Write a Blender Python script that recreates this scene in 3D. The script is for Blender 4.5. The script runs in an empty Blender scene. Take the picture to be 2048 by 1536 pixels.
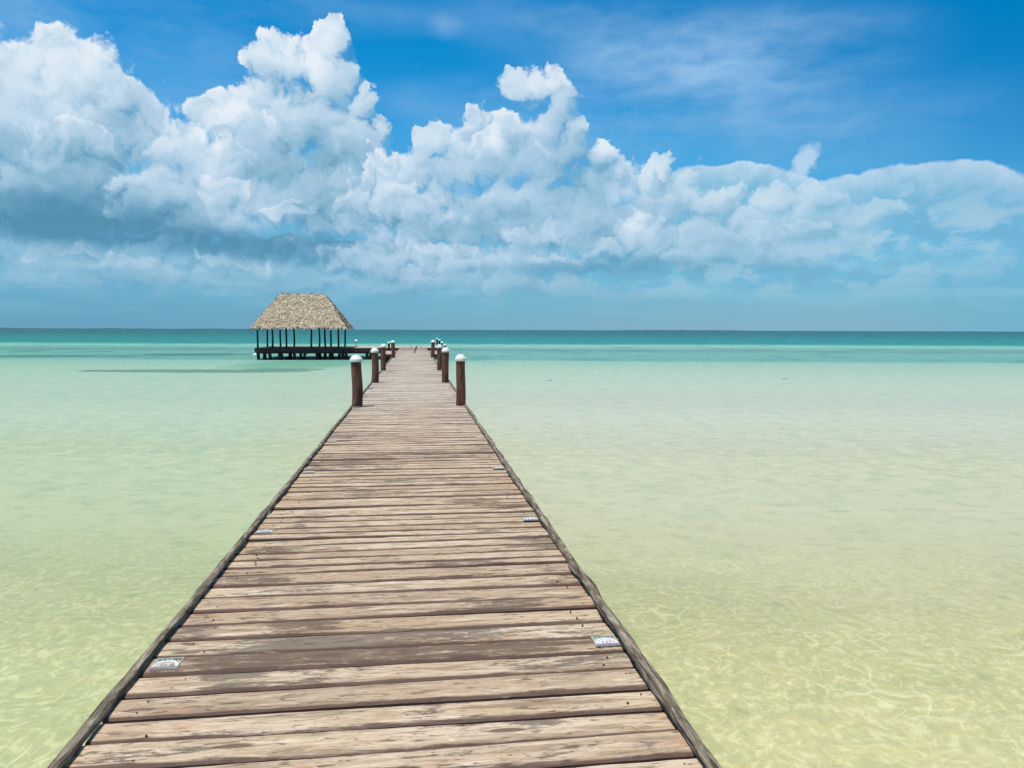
import bpy, bmesh, math, random
from mathutils import Vector, Matrix, noise
random.seed(7)
R = math.radians
scn = bpy.context.scene
COL = scn.collection

# ------------------------------------------------------------------ camera
F, W, H = 1500.0, 2048.0, 1536.0
YAW, PITCH, ROLL = R(7.42), R(4.118), R(0.168)
CAM = Vector((0, 0, 2.6))
fwd = Vector((math.sin(YAW)*math.cos(PITCH), math.cos(YAW)*math.cos(PITCH), -math.sin(PITCH)))
r0 = Vector((math.cos(YAW), -math.sin(YAW), 0)); u0 = r0.cross(fwd)
right = r0*math.cos(ROLL) + u0*math.sin(ROLL)
up = u0*math.cos(ROLL) - r0*math.sin(ROLL)
FH = Vector((math.sin(YAW), math.cos(YAW), 0))          # horizontal forward
def ray(px, py): return (right*((px-W/2)/F) - up*((py-H/2)/F) + fwd).normalized()
def on_z(px, py, z):
    d = ray(px, py); t = (z-CAM.z)/d.z; return CAM + d*t
def on_y(px, py, y):
    d = ray(px, py); t = (y-CAM.y)/d.y; return CAM + d*t
cam = bpy.data.cameras.new('camera'); co = bpy.data.objects.new('camera', cam); COL.objects.link(co)
cam.sensor_width = 36; cam.lens = 36*F/W; cam.clip_start = .05; cam.clip_end = 80000
m = Matrix((right, up, -fwd)).transposed().to_4x4(); m.translation = CAM; co.matrix_world = m
scn.camera = co

# ------------------------------------------------------------------ node helpers
class G:
    """small expression builder over a node tree"""
    def __init__(s, nt): s.nt = nt; s.n = nt.nodes; s.l = nt.links
    def put(s, sock, v):
        if isinstance(v, bpy.types.NodeSocket): s.l.new(v, sock)
        elif v is not None: sock.default_value = v
    def math(s, op, a, b=None, c=None, clamp=False):
        n = s.n.new('ShaderNodeMath'); n.operation = op; n.use_clamp = clamp
        s.put(n.inputs[0], a); s.put(n.inputs[1], b); s.put(n.inputs[2], c); return n.outputs[0]
    def add(s, a, b): return s.math('ADD', a, b)
    def sub(s, a, b): return s.math('SUBTRACT', a, b)
    def mul(s, a, b): return s.math('MULTIPLY', a, b)
    def mad(s, a, b, c): return s.math('MULTIPLY_ADD', a, b, c)
    def vm(s, op, a, b=None, c=None, out=0):
        n = s.n.new('ShaderNodeVectorMath'); n.operation = op
        s.put(n.inputs[0], a)
        if b is not None: s.put(n.inputs[1], b)
        if c is not None: s.put(n.inputs[2], c)
        return n.outputs['Value'] if op in ('DOT_PRODUCT', 'LENGTH', 'DISTANCE') else n.outputs[0]
    def scale(s, a, k):
        n = s.n.new('ShaderNodeVectorMath'); n.operation = 'SCALE'; s.put(n.inputs[0], a); s.put(n.inputs['Scale'], k); return n.outputs[0]
    def xyz(s, x, y, z=0.0):
        n = s.n.new('ShaderNodeCombineXYZ'); s.put(n.inputs[0], x); s.put(n.inputs[1], y); s.put(n.inputs[2], z); return n.outputs[0]
    def sep(s, v):
        n = s.n.new('ShaderNodeSeparateXYZ'); s.put(n.inputs[0], v); return n.outputs
    def noise(s, v, scale=1, detail=2, rough=.5, dist=0, dims='3D', lac=2.0, col=False, typ=None):
        n = s.n.new('ShaderNodeTexNoise'); n.noise_dimensions = dims
        if typ: n.noise_type = typ
        s.put(n.inputs['Vector'], v); n.inputs['Scale'].default_value = scale; n.inputs['Detail'].default_value = detail
        n.inputs['Roughness'].default_value = rough; n.inputs['Distortion'].default_value = dist; n.inputs['Lacunarity'].default_value = lac
        return n.outputs['Color'] if col else n.outputs[0]
    def voro(s, v, scale=1, feature='F1', detail=0, rough=.5, dims='2D', rand=1.0, smooth=None):
        n = s.n.new('ShaderNodeTexVoronoi'); n.voronoi_dimensions = dims; n.feature = feature
        s.put(n.inputs['Vector'], v); n.inputs['Scale'].default_value = scale
        n.inputs['Detail'].default_value = detail; n.inputs['Roughness'].default_value = rough
        n.inputs['Randomness'].default_value = rand
        if smooth is not None: n.inputs['Smoothness'].default_value = smooth
        return n.outputs['Distance']
    def step(s, x, a, b, lo=0.0, hi=1.0, smooth=True):
        n = s.n.new('ShaderNodeMapRange'); n.interpolation_type = 'SMOOTHSTEP' if smooth else 'LINEAR'
        s.put(n.inputs[0], x); s.put(n.inputs[1], a); s.put(n.inputs[2], b); s.put(n.inputs[3], lo); s.put(n.inputs[4], hi)
        return n.outputs[0]
    def mix(s, f, a, b, blend='MIX'):
        n = s.n.new('ShaderNodeMix'); n.data_type = 'RGBA'; n.blend_type = blend
        s.put(n.inputs[0], f); s.put(n.inputs[6], a); s.put(n.inputs[7], b); return n.outputs[2]
    def ramp(s, f, stops, interp='LINEAR'):
        n = s.n.new('ShaderNodeValToRGB'); n.color_ramp.interpolation = interp; e = n.color_ramp.elements
        while len(e) > 1: e.remove(e[-1])
        e[0].position, e[0].color = stops[0][0], stops[0][1]
        for p, c in stops[1:]:
            k = e.new(p); k.color = c
        s.put(n.inputs[0], f); return n.outputs[0]
    def attr(s, name):
        n = s.n.new('ShaderNodeAttribute'); n.attribute_name = name; return n.outputs['Fac']
    def bump(s, h, strength=.5, dist=.01, normal=None):
        n = s.n.new('ShaderNodeBump'); n.inputs['Strength'].default_value = strength; n.inputs['Distance'].default_value = dist
        s.put(n.inputs['Height'], h)
        if normal is not None: s.put(n.inputs['Normal'], normal)
        return n.outputs[0]
def lin(c):
    c = c/255.0
    return c/12.92 if c <= .04045 else ((c+.055)/1.055)**2.4
def rgb(r, g, b, k=1.0): return (lin(r)*k, lin(g)*k, lin(b)*k, 1.0)

def new_mat(name):
    m = bpy.data.materials.new(name); m.use_nodes = True; nt = m.node_tree
    b = nt.nodes['Principled BSDF']; g = G(nt); return m, g, b
def pos(g): return g.n.new('ShaderNodeNewGeometry').outputs['Position']

# ------------------------------------------------------------------ world: Nishita sky and clouds in direction space
SUN_EL, SUN_AZ = R(75), R(-118)      # azimuth from +Y towards +X (minus = from the left, a little behind)
world = bpy.data.worlds.new('World'); scn.world = world; world.use_nodes = True
wt = world.node_tree; wt.nodes.clear(); g = G(wt)
SC = 15.0                            # sky units: 1 = 1/15 rad
def sky_uv(px, py):
    d = ray(px, py); return (math.atan2(d.dot(r0), d.dot(FH))*SC, math.asin(d.z)*SC)

def blob_chain(g, P, blobs, k=.35):
    cur = None
    for (x, y, rx, ry) in blobs:
        u, v = sky_uv(x, y); ru, rv = rx/100.0, ry/100.0
        q = g.vm('MULTIPLY_ADD', P, (1/ru, 1/rv, 0), (-u/ru, -v/rv, 0))
        h = g.sub(1.0, g.vm('DOT_PRODUCT', q, q))
        if cur is None: cur = h
        else: cur = g.math('SMOOTH_MAX', cur, h, k)
    return cur
def soft_sum(g, P, blobs):
    cur = None
    for (x, y, rx, ry, w) in blobs:
        u, v = sky_uv(x, y); ru, rv = rx/100.0, ry/100.0
        q = g.vm('MULTIPLY_ADD', P, (1/ru, 1/rv, 0), (-u/ru, -v/rv, 0))
        h = g.math('MAXIMUM', g.sub(1.0, g.vm('DOT_PRODUCT', q, q)), 0.0)
        h = g.mul(g.mul(h, h), w)
        cur = h if cur is None else g.add(cur, h)
    return cur

BACK = [  # left mass and central tower
 (-60,230,170,150),(50,170,95,92),(165,150,82,80),(235,200,62,70),(110,280,230,140),(290,265,62,72),(90,400,330,110),
 (664,86,36,42),(575,122,78,55),(655,160,66,78),(440,228,60,52),(500,215,62,62),(610,240,130,90),(725,215,40,42),(700,290,85,78),(540,310,130,100),
 (640,400,230,110),(762,262,32,34),(150,500,420,66),(620,520,420,66),(300,550,420,40),(760,565,420,36),(440,445,120,60),(560,400,160,90)]
MID = [   # lump before the notch, middle ridge, mushroom, right ridge
 (372,300,62,60),(420,350,80,80),(330,400,110,80),
 (868,284,46,44),(955,252,52,48),(1020,280,60,50),(930,330,130,80),(800,350,80,50),
 (1078,168,72,40),(1040,170,40,34),(1112,200,48,48),(1098,250,46,60),(1145,270,44,40),(1110,310,90,60),
 (1200,318,46,38),(1225,370,85,66),(1302,352,30,38),(1332,340,24,34),(1335,400,95,66),(1430,410,70,50),(1545,400,48,34),(1622,395,42,30),
 (1570,440,130,50),(1720,430,90,26),(900,440,230,110),(1150,450,330,110),(1450,490,330,90),(1000,530,460,50),(1085,345,90,60),(1040,400,140,70),(1120,300,64,60),(1030,320,80,60),(1112,236,56,66)]
FRONT = [ # nearer puffs in front of the mass
 (770,390,80,48),(730,430,70,50),(820,440,110,56),(450,395,60,36),(150,300,90,50),(1268,475,60,52),(1080,480,80,36),(1240,500,70,30),
 (590,425,46,26),(250,535,110,26),(140,505,70,18),(465,522,70,20),(880,505,80,26),(830,550,70,16),(1090,520,90,22),(990,300,50,44),(1560,470,80,28),(480,250,70,40)]
ANVIL = [(1830,440,230,98),(1968,450,88,72),(1590,450,230,78),(1450,420,180,90),(2080,520,140,110)]

def cloud_height(gt, P, Wp):
    """three banks of lobes and two sizes of cauliflower puffs, warped by the shared noise Wp"""
    Q = gt.vm('ADD', P, gt.scale(Wp, .42))
    fs = [gt.math('MINIMUM', blob_chain(gt, Q, B, .22), 1.0) for B in (BACK, MID, FRONT)]
    Pp = gt.vm('ADD', P, gt.scale(Wp, .45))
    v1 = gt.voro(Pp, 1.0, 'F1', 0)
    v2 = gt.voro(gt.vm('ADD', Pp, (7.3, 2.1, 0)), 2.4, 'F1', 2, .5)
    return fs + [gt.sub(.5, v1), gt.sub(.5, v2)]

grp = bpy.data.node_groups.new('cloud_height', 'ShaderNodeTree')
for nm in ('P', 'W'): grp.interface.new_socket(nm, in_out='INPUT', socket_type='NodeSocketVector')
for nm in ('FA', 'FB', 'FC', 'V1', 'V2'): grp.interface.new_socket(nm, in_out='OUTPUT', socket_type='NodeSocketFloat')
gi = grp.nodes.new('NodeGroupInput'); go = grp.nodes.new('NodeGroupOutput'); gg = G(grp)
for i, o_ in enumerate(cloud_height(gg, gi.outputs[0], gi.outputs[1])): gg.put(go.inputs[i], o_)
def CH(P, Wp):
    n = g.n.new('ShaderNodeGroup'); n.node_tree = grp; g.put(n.inputs[0], P); g.put(n.inputs[1], Wp); return list(n.outputs)[:5]

tc = g.n.new('ShaderNodeTexCoord').outputs['Generated']
fx = g.vm('DOT_PRODUCT', tc, tuple(r0)); fy = g.vm('DOT_PRODUCT', tc, tuple(FH)); fz = g.sep(tc)[2]
U = g.mul(g.math('ARCTAN2', fx, fy), SC); V = g.mul(g.math('ARCSINE', fz), SC)
P = g.xyz(U, V)
sky = g.n.new('ShaderNodeTexSky'); sky.sky_type = 'NISHITA'; sky.sun_disc = False
sky.sun_elevation = SUN_EL; sky.sun_rotation = SUN_AZ; sky.air_density = 1.0; sky.dust_density = .3; sky.ozone_density = 2.5
KS = 10.0                             # background strength is .1, so sky colours are written ten times up
def sc(r, g_, b): return rgb(r, g_, b, KS)
# clear sky: the Nishita colour, cleaned towards the cyan-blue of tropical air
clear = g.mix(1.0, sky.outputs[0], (.02, 1.02, 1.46, 1), 'MULTIPLY')
clear = g.mix(g.step(V, 0.0, 5.5, .80, .0), clear, sc(128, 184, 214))
deep = g.step(g.add(g.mul(U, .55), V), 4.5, 11.0, 0, 1)
clear = g.mix(g.mul(deep, .90), clear, sc(0, 124, 192))
# shared warp: two scales of noise
w2a = g.noise(P, 1.1, 6, .60, dims='2D'); w2b = g.noise(g.vm('ADD', P, (31.7, 12.3, 0)), 1.1, 6, .60, dims='2D')
Wp = g.xyz(g.mul(g.sub(w2a, .5), 2.0), g.mul(g.sub(w2b, .5), 2.0))
# cirrus veils
Pc = g.vm('ADD', g.vm('MULTIPLY', P, (.30, 1.0, 1)), g.scale(Wp, .14))
ci = g.noise(Pc, .80, 5, .58, dims='2D')
cm = soft_sum(g, P, [(1440,125,440,115,1.5),(1250,60,380,100,.5),(1150,240,420,120,.6),(150,20,460,90,.9),(330,150,330,60,.45),(620,20,330,50,.5),
                     (1500,250,480,110,.75),(930,205,230,60,.55),(1730,270,280,80,.45),(360,225,160,60,.6),(890,52,50,30,.35),(1050,30,300,60,.35)])
cir = g.math('MULTIPLY', g.step(ci, .18, .95), cm, clamp=True)
c0 = g.mix(g.math('MINIMUM', cir, .80), clear, sc(156, 198, 236))
o0 = CH(P, Wp); a0, b0 = o0[3], o0[4]
LD = .20
o1 = CH(g.vm('ADD', P, (-.45*LD, .89*LD, 0)), Wp); a1, b1 = o1[3], o1[4]
# far pale anvil behind the right ridge
fa = blob_chain(g, g.vm('ADD', P, g.scale(Wp, .16)), ANVIL, .3)
fa = g.add(fa, g.mul(g.sub(.45, g.voro(g.vm('ADD', P, g.scale(Wp, .2)), 1.6, 'F1', 1)), .16))
ma = g.step(fa, 0.0, .12)
ca = g.mix(g.step(g.add(g.mul(fa, .9), g.mul(w2a, .8)), .35, 1.15), sc(196, 221, 240), sc(132, 190, 217))
bil = g.add(g.mul(g.sub(a0, a1), .6), g.mul(g.sub(b0, b1), .22))
ca = g.mix(g.step(bil, .0, .30, 0, .45), ca, sc(214, 231, 243)); ca = g.mix(g.step(bil, .0, -.30, 0, .35), ca, sc(110, 172, 205))
c1 = g.mix(g.mul(ma, g.mul(g.step(V, .8, 3.0, .2, .85), g.step(U, 9.3, 10.6, 1.0, .35))), c0, ca)
# cumulus
fine_n = g.sub(g.noise(P, 6.0, 4, .62, dims='2D'), .5)
tex = g.add(g.mul(a0, .42), g.add(g.mul(b0, .50), g.mul(fine_n, .45)))
soft = g.step(w2b, .40, .62)                              # some rims are crisp, others frayed
da, db = g.sub(a0, a1), g.sub(b0, b1)
shade_in = soft_sum(g, P, [
 (110,430,330,80,-.50),(560,497,270,46,-.42),(330,485,420,50,-.20),(1250,540,330,36,-.34),(1230,505,130,55,-.14),(620,340,150,120,-.17),
 (960,450,180,70,-.10),(1170,350,110,110,-.18),(230,310,130,90,-.16),(60,310,100,70,-.10),(690,440,150,60,-.14),(1500,540,300,40,-.14),
 (520,230,90,60,.14),(600,120,100,80,.22),(665,80,50,50,.18),(150,140,120,90,.22),(50,190,110,90,.15),(380,290,70,60,.12),(430,340,90,90,.12),
 (1085,165,90,50,.14),(880,290,70,60,.10),(960,260,70,60,.08),(770,390,90,60,.10),(1275,465,50,50,.24),(1210,292,34,30,.34),(990,285,30,30,.25),
 (1240,390,60,40,.16),(1550,405,60,50,.18),(1630,400,60,40,.10),(1310,350,50,50,.14),(450,220,60,50,.18)])
common = g.add(shade_in, g.add(g.mul(g.sub(w2a, .5), .22), g.mul(g.sub(V, 3.6), .028)))
ramp_c = [(0.0, sc(66,132,166)), (.22, sc(100,157,188)), (.42, sc(146,188,214)), (.60, sc(180,208,230)), (.80, sc(208,227,241)), (1.0, sc(238,244,250))]
layer = c1
for k, (tw, lo, hi) in enumerate(((1.0, .95, 1.0), (1.0, .95, .94), (1.0, .8, .74))):
    f, f_ = o0[k], o1[k]
    h = g.add(g.mul(f, lo), tex)
    br = g.math('MINIMUM', g.math('MAXIMUM', g.sub(f, f_), -.30), .34)
    under = g.step(br, .03, -.20)                          # the underside of a bank melts away
    wid = g.add(g.mad(soft, .26, .17), g.mul(under, .9 if k else .6))
    mk = g.math('MULTIPLY', g.step(h, g.mad(soft, -.08, .0), wid), hi)
    dep = g.step(h, .10, .85)
    fin = g.add(g.mul(da, g.mad(dep, -.22, .42)), g.mul(db, g.mad(dep, -.46, .62)))
    v = g.add(g.add(.545, common), g.add(g.mul(fin, .68), g.mul(br, .62)))
    v = g.add(v, g.mul(g.step(h, .35, .02), .10))
    cc = g.mix(.12, g.ramp(v, ramp_c), sc(170, 205, 230))
    cc = g.mix(g.step(U, 0.5, 9.0, 0.0, .50), cc, sc(160, 204, 227))
    layer = g.mix(g.mul(mk, g.mul(g.step(U, 3, 9, 1.0, .62), g.step(V, .7, 1.8, .55, 1.0))), layer, cc)
ws = soft_sum(g, g.vm('ADD', P, g.scale(Wp, .22)), [(1612,304,34,40,1.2),(1604,336,52,34,1.0),(318,168,24,20,.9),(876,44,26,16,.35),(900,62,22,14,.3)])
layer = g.mix(g.mul(g.step(g.add(g.mul(ws, 1.1), g.add(g.mul(fine_n, 1.1), g.mul(b0, .9))), .25, 1.25), .75), layer, sc(196, 221, 240))
# soft far cloud heaps melting into the haze on the right and along the bottom
fs_ = soft_sum(g, P, [(1800,505,420,130,1.0),(1450,560,420,60,.9),(1050,575,420,50,.7),(300,560,420,50,.6),(1960,420,160,90,.5)])
fn1 = g.noise(g.vm('ADD', g.vm('MULTIPLY', P, (.9, 1.7, 1)), g.scale(Wp, .3)), 1.3, 5, .6, dims='2D')
c2 = g.mix(g.mul(g.step(fn1, .46, .62, 0, .55), fs_), layer, sc(176, 208, 227))
c2 = g.mix(g.mul(g.step(fn1, .48, .36, 0, .40), fs_), c2, sc(118, 172, 201))
# humid air down to the horizon, with flat faint cloud rows in it
hz = g.step(V, -.2, 1.6, 1.0, 0.0)
hcol = g.mix(g.step(U, -10, 6), sc(104, 160, 190), sc(132, 178, 201))
hcol = g.mix(g.step(U, 6.0, 11), hcol, sc(104, 176, 204))
hn = g.noise(g.vm('ADD', g.vm('MULTIPLY', P, (.40, 2.4, 1)), g.scale(Wp, .2)), 1.0, 5, .6, dims='2D')
hcol = g.mix(g.mul(g.step(hn, .52, .36, 0, .30), g.step(V, .5, 1.3)), hcol, sc(84, 148, 182))
hcol = g.mix(g.mul(g.step(hn, .48, .64, 0, .55), g.step(V, .1, .9)), hcol, sc(158, 199, 221))
c3 = g.mix(hz, c2, hcol)
# below the horizon: sea colour
c4 = g.mix(g.step(fz, -.02, 0.0, 1.0, 0.0, False), c3, sc(70, 140, 160))
c4 = g.mix(g.step(g.add(V, g.mul(g.sub(w2a, .5), 6.0)), 10.5, 16.0, 0, .85), c4, sc(186, 192, 196))   # unseen pale overcast, added overhead to take the blue out of shadows
bg = g.n.new('ShaderNodeBackground'); g.put(bg.inputs[0], c4); bg.inputs[1].default_value = .1
world.cycles.sampling_method = 'MANUAL'; world.cycles.sample_map_resolution = 256
wo = g.n.new('ShaderNodeOutputWorld'); g.l.new(bg.outputs[0], wo.inputs[0])

sun = bpy.data.lights.new('sun', 'SUN'); sun.energy = 5.0; sun.angle = R(.6); sun.color = (1, .955, .88)
so = bpy.data.objects.new('sun', sun); COL.objects.link(so)
sd = Vector((math.sin(SUN_AZ)*math.cos(SUN_EL), math.cos(SUN_AZ)*math.cos(SUN_EL), math.sin(SUN_EL)))
so.rotation_euler = sd.to_track_quat('Z', 'Y').to_euler(); so.location = (0, 0, 50)
scn.view_settings.view_transform = 'Standard'; scn.view_settings.look = 'None'
scn.view_settings.exposure = 0; scn.view_settings.gamma = 1
scn.cycles.max_bounces = 4; scn.cycles.transparent_max_bounces = 8; scn.cycles.use_denoising = True
scn.cycles.use_adaptive_sampling = True; scn.cycles.adaptive_threshold = .02; scn.cycles.adaptive_min_samples = 12

# ------------------------------------------------------------------ mesh helpers
class MB:
    def __init__(s): s.v = []; s.f = []; s.a = {}; s.mi = []
    def vert(s, p, **at):
        s.v.append(tuple(p)); i = len(s.v)-1
        for k, x in at.items(): s.a.setdefault(k, {})[i] = x
        return i
    def face(s, idx, mi=0): s.f.append(tuple(idx)); s.mi.append(mi)
    def box(s, x0, x1, y0, y1, z0, z1, mi=0, **at):
        i = [s.vert((x, y, z), **at) for x in (x0, x1) for y in (y0, y1) for z in (z0, z1)]
        for q in ((0,1,3,2),(4,6,7,5),(0,4,5,1),(2,3,7,6),(0,2,6,4),(1,5,7,3)): s.face([i[k] for k in q], mi)
    def beam(s, a, b, w, h=None, mi=0):
        h = h or w; a = Vector(a); b = Vector(b); d = (b-a).normalized()
        x = d.cross(Vector((0,0,1)));  x = Vector((1,0,0)) if x.length < .01 else x.normalized()
        y = x.cross(d)
        r = [[s.vert(p + x*sx*w/2 + y*sy*h/2) for sx, sy in ((-1,-1),(1,-1),(1,1),(-1,1))] for p in (a, b)]
        for k in range(4): s.face((r[0][k], r[0][(k+1)%4], r[1][(k+1)%4], r[1][k]), mi)
        s.face(r[0][::-1], mi); s.face(r[1], mi)
    def tube(s, path, rad, seg=12, fn=None, mi=0, cap=True, **at):
        rings = []
        for i, p in enumerate(path):
            p = Vector(p); q = Vector(path[min(i+1, len(path)-1)]); o = Vector(path[max(i-1, 0)]); d = (q-o).normalized()
            x = (Vector((1,0,0)) - d*d.x).normalized() if abs(d.z) > .6 else d.cross(Vector((0,0,1))).normalized()
            y = x.cross(d); ring = []
            for k in range(seg):
                an = 2*math.pi*k/seg; r = rad[i] if isinstance(rad, (list, tuple)) else rad
                if fn: r = fn(i, an, r, p)
                ring.append(s.vert(p + x*math.cos(an)*r + y*math.sin(an)*r, **at))
            rings.append(ring)
        for a, b in zip(rings, rings[1:]):
            for k in range(seg): s.face((a[k], b[k], b[(k+1)%seg], a[(k+1)%seg]), mi)
        if cap: s.face(rings[0], mi); s.face(rings[-1][::-1], mi)
    def lathe(s, prof, c=(0,0,0), seg=20, mi=0):
        rings = [[s.vert((c[0]+r*math.cos(2*math.pi*k/seg), c[1]+r*math.sin(2*math.pi*k/seg), c[2]+z)) for k in range(seg)] for r, z in prof]
        for a, b in zip(rings, rings[1:]):
            for k in range(seg): s.face((a[k], a[(k+1)%seg], b[(k+1)%seg], b[k]), mi)
        s.face(rings[0][::-1], mi); s.face(rings[-1], mi)
    def build(s, name, mats, parent=None, smooth=False, loc=None, recalc=True):
        me = bpy.data.meshes.new(name); me.from_pydata(s.v, [], s.f)
        if not isinstance(mats, (list, tuple)): mats = [mats]
        for mm in mats: me.materials.append(mm)
        if len(mats) > 1: me.polygons.foreach_set('material_index', s.mi)
        for k, d in s.a.items():
            at = me.attributes.new(k, 'FLOAT', 'POINT'); at.data.foreach_set('value', [float(d.get(i, 0)) for i in range(len(s.v))])
        if recalc:
            bm = bmesh.new(); bm.from_mesh(me); bmesh.ops.recalc_face_normals(bm, faces=bm.faces); bm.to_mesh(me); bm.free()
        if smooth: me.polygons.foreach_set('use_smooth', [True]*len(me.polygons))
        me.update(); o = bpy.data.objects.new(name, me); COL.objects.link(o)
        if parent: o.parent = parent
        if loc: o.location = loc
        return o
def empty(name, label, cat, loc=(0,0,0), group=None):
    o = bpy.data.objects.new(name, None); COL.objects.link(o); o.location = loc; o.empty_display_size = .2
    o['label'] = label; o['category'] = cat
    if group: o['group'] = group
    return o
def tag(o, label, cat, group=None):
    o['label'] = label; o['category'] = cat
    if group: o['group'] = group
    return o
def dup(root, loc, label):
    c = root.copy(); COL.objects.link(c); c.location = loc; c['label'] = label
    for ch in list(root.children):
        d = ch.copy(); COL.objects.link(d); d.parent = c
        for gc in ch.children:
            e = gc.copy(); COL.objects.link(e); e.parent = d
    return c
nz = lambda x, y=0.0, z=0.0: noise.noise(Vector((x, y, z)))

# ------------------------------------------------------------------ materials
def mat_planks():
    m, g, b = new_mat('weathered_planks')
    p = pos(g); rnd = g.attr('rnd'); stain = g.attr('stain')
    off = g.xyz(g.mul(rnd, 37.0), g.mul(rnd, 91.0), g.mul(rnd, 13.0))
    q = g.vm('ADD', p, off)
    grain = g.noise(g.vm('MULTIPLY', q, (5, 90, 5)), 1, 5, .65, dist=.6)
    streak = g.noise(g.vm('MULTIPLY', q, (1.6, 17, 3)), 1, 6, .68, dist=.5)
    blot = g.noise(g.vm('MULTIPLY', q, (2.2, 7, 2)), 1, 6, .66, dist=.4)
    speck = g.noise(g.vm('MULTIPLY', q, (28, 70, 28)), 1, 4, .7)
    tone = g.noise(g.vm('MULTIPLY', q, (.9, 2.5, 1)), 1, 3, .5); py_ = g.sep(p)[1]
    base = g.ramp(tone, [(.30, (.345,.245,.145,1)), (.45, (.465,.355,.235,1)), (.58, (.530,.425,.310,1)), (.72, (.420,.345,.225,1))])
    base = g.mix(g.step(rnd, .45, 1.0, 0, .75), base, (.37, .27, .18, 1))
    base = g.mix(g.step(g.noise(g.vm('MULTIPLY', q, (2.5, 26, 3)), 1, 6, .68, dist=.4), .53, .66, 0, .55), base, (.68, .56, .46, 1))
    base = g.mix(g.step(streak, .50, .36, 0, .75), base, (.20, .135, .085, 1))
    base = g.mix(g.step(grain, .44, .60, 0, .42), base, (.27, .18, .115, 1))
    base = g.mix(g.step(g.noise(g.vm('MULTIPLY', q, (2.6, 9, 2)), 1.3, 6, .68), .55, .66, 0, .45), base, (.38, .20, .10, 1))
    base = g.mix(g.step(g.noise(g.vm('MULTIPLY', g.vm('ADD', q, (5,5,0)), (2.2, 8, 2)), 1.3, 6, .68), .57, .68, 0, .35), base, (.33, .33, .17, 1))
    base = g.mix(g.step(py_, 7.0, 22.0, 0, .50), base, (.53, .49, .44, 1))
    # weather stains: grey-brown, broken up along the grain
    sm = g.add(g.mul(g.sub(blot, .5), 2.2), g.add(g.mul(g.sub(streak, .5), 2.2), g.mul(g.sub(speck, .5), .9)))
    s1 = g.step(g.add(sm, g.mul(stain, .58)), .30, .60)
    dark = g.mix(g.step(grain, .35, .65), (.100, .070, .046, 1), (.052, .034, .022, 1))
    dark = g.mix(g.step(tone, .46, .62), dark, (.115, .096, .072, 1))
    base = g.mix(g.mul(s1, .80), base, dark)
    s2 = g.step(g.add(g.mul(g.sub(speck, .5), 2.4), g.mul(sm, .55)), .46, .72)
    base = g.mix(g.mul(s2, .75), base, (.095, .060, .040, 1))
    kn = g.voro(g.vm('MULTIPLY', q, (1.6, 7.5, 1)), 1.0, 'F1', dims='3D'); knot = g.step(g.add(kn, g.mul(g.sub(grain, .5), .10)), .10, .15, 1, 0)
    base = g.mix(g.mul(knot, .8), base, (.085, .052, .034, 1))
    ch1 = g.noise(g.vm('MULTIPLY', q, (7, 42, 7)), 1, 6, .72, dist=.8)
    base = g.mix(g.step(ch1, .54, .62, 0, .80), base, (.115, .076, .050, 1))
    base = g.mix(g.step(ch1, .40, .33, 0, .55), base, (.66, .56, .46, 1))
    edge = g.attr('edge')
    base = g.mix(g.step(g.add(edge, g.add(g.mul(g.sub(streak, .5), 2.2), g.mul(g.sub(ch1, .5), 1.2))), .30, .85, 0, .90), base, (.080, .046, .036, 1))
    b.inputs['Roughness'].default_value = .78; b.inputs['Specular IOR Level'].default_value = .25
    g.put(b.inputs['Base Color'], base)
    hgt = g.add(g.mul(grain, .5), g.add(g.mul(streak, .7), g.mul(s2, -.6)))
    g.put(b.inputs['Normal'], g.bump(hgt, .55, .006))
    return m
def mat_log():
    m, g, b = new_mat('bleached_log')
    p = pos(g)
    n1 = g.noise(g.vm('MULTIPLY', p, (45, 4.0, 45)), 1, 6, .7, dist=.6)
    n2 = g.noise(g.vm('MULTIPLY', p, (22, 5, 22)), 1, 5, .65)
    n3 = g.noise(g.vm('MULTIPLY', p, (70, 9, 70)), 1, 4, .6)
    c = g.ramp(n1, [(.38, (.040,.028,.020,1)), (.45, (.150,.120,.085,1)), (.56, (.27,.23,.175,1)), (.70, (.48,.43,.35,1))])
    c = g.mix(g.step(n2, .50, .60, 0, .80), c, (.105, .080, .052, 1))
    c = g.mix(g.step(n3, .52, .66, 0, .5), c, (.035, .026, .018, 1))
    g.put(b.inputs['Base Color'], c); b.inputs['Roughness'].default_value = .85; b.inputs['Specular IOR Level'].default_value = .2
    g.put(b.inputs['Normal'], g.bump(g.add(n1, g.mul(n3, .5)), .8, .012)); return m
def mat_simple(name, ca, cb, scale=(4,4,4), rough=.8, det=4, lo=.35, hi=.65, bump=.3, bd=.01, spec=.25, obj=False):
    m, g, b = new_mat(name)
    p = g.n.new('ShaderNodeTexCoord').outputs['Object'] if obj else pos(g)
    n = g.noise(g.vm('MULTIPLY', p, scale), 1, det, .62)
    g.put(b.inputs['Base Color'], g.mix(g.step(n, lo, hi), ca, cb)); b.inputs['Roughness'].default_value = rough
    b.inputs['Specular IOR Level'].default_value = spec
    g.put(b.inputs['Normal'], g.bump(n, bump, bd)); return m
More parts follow.
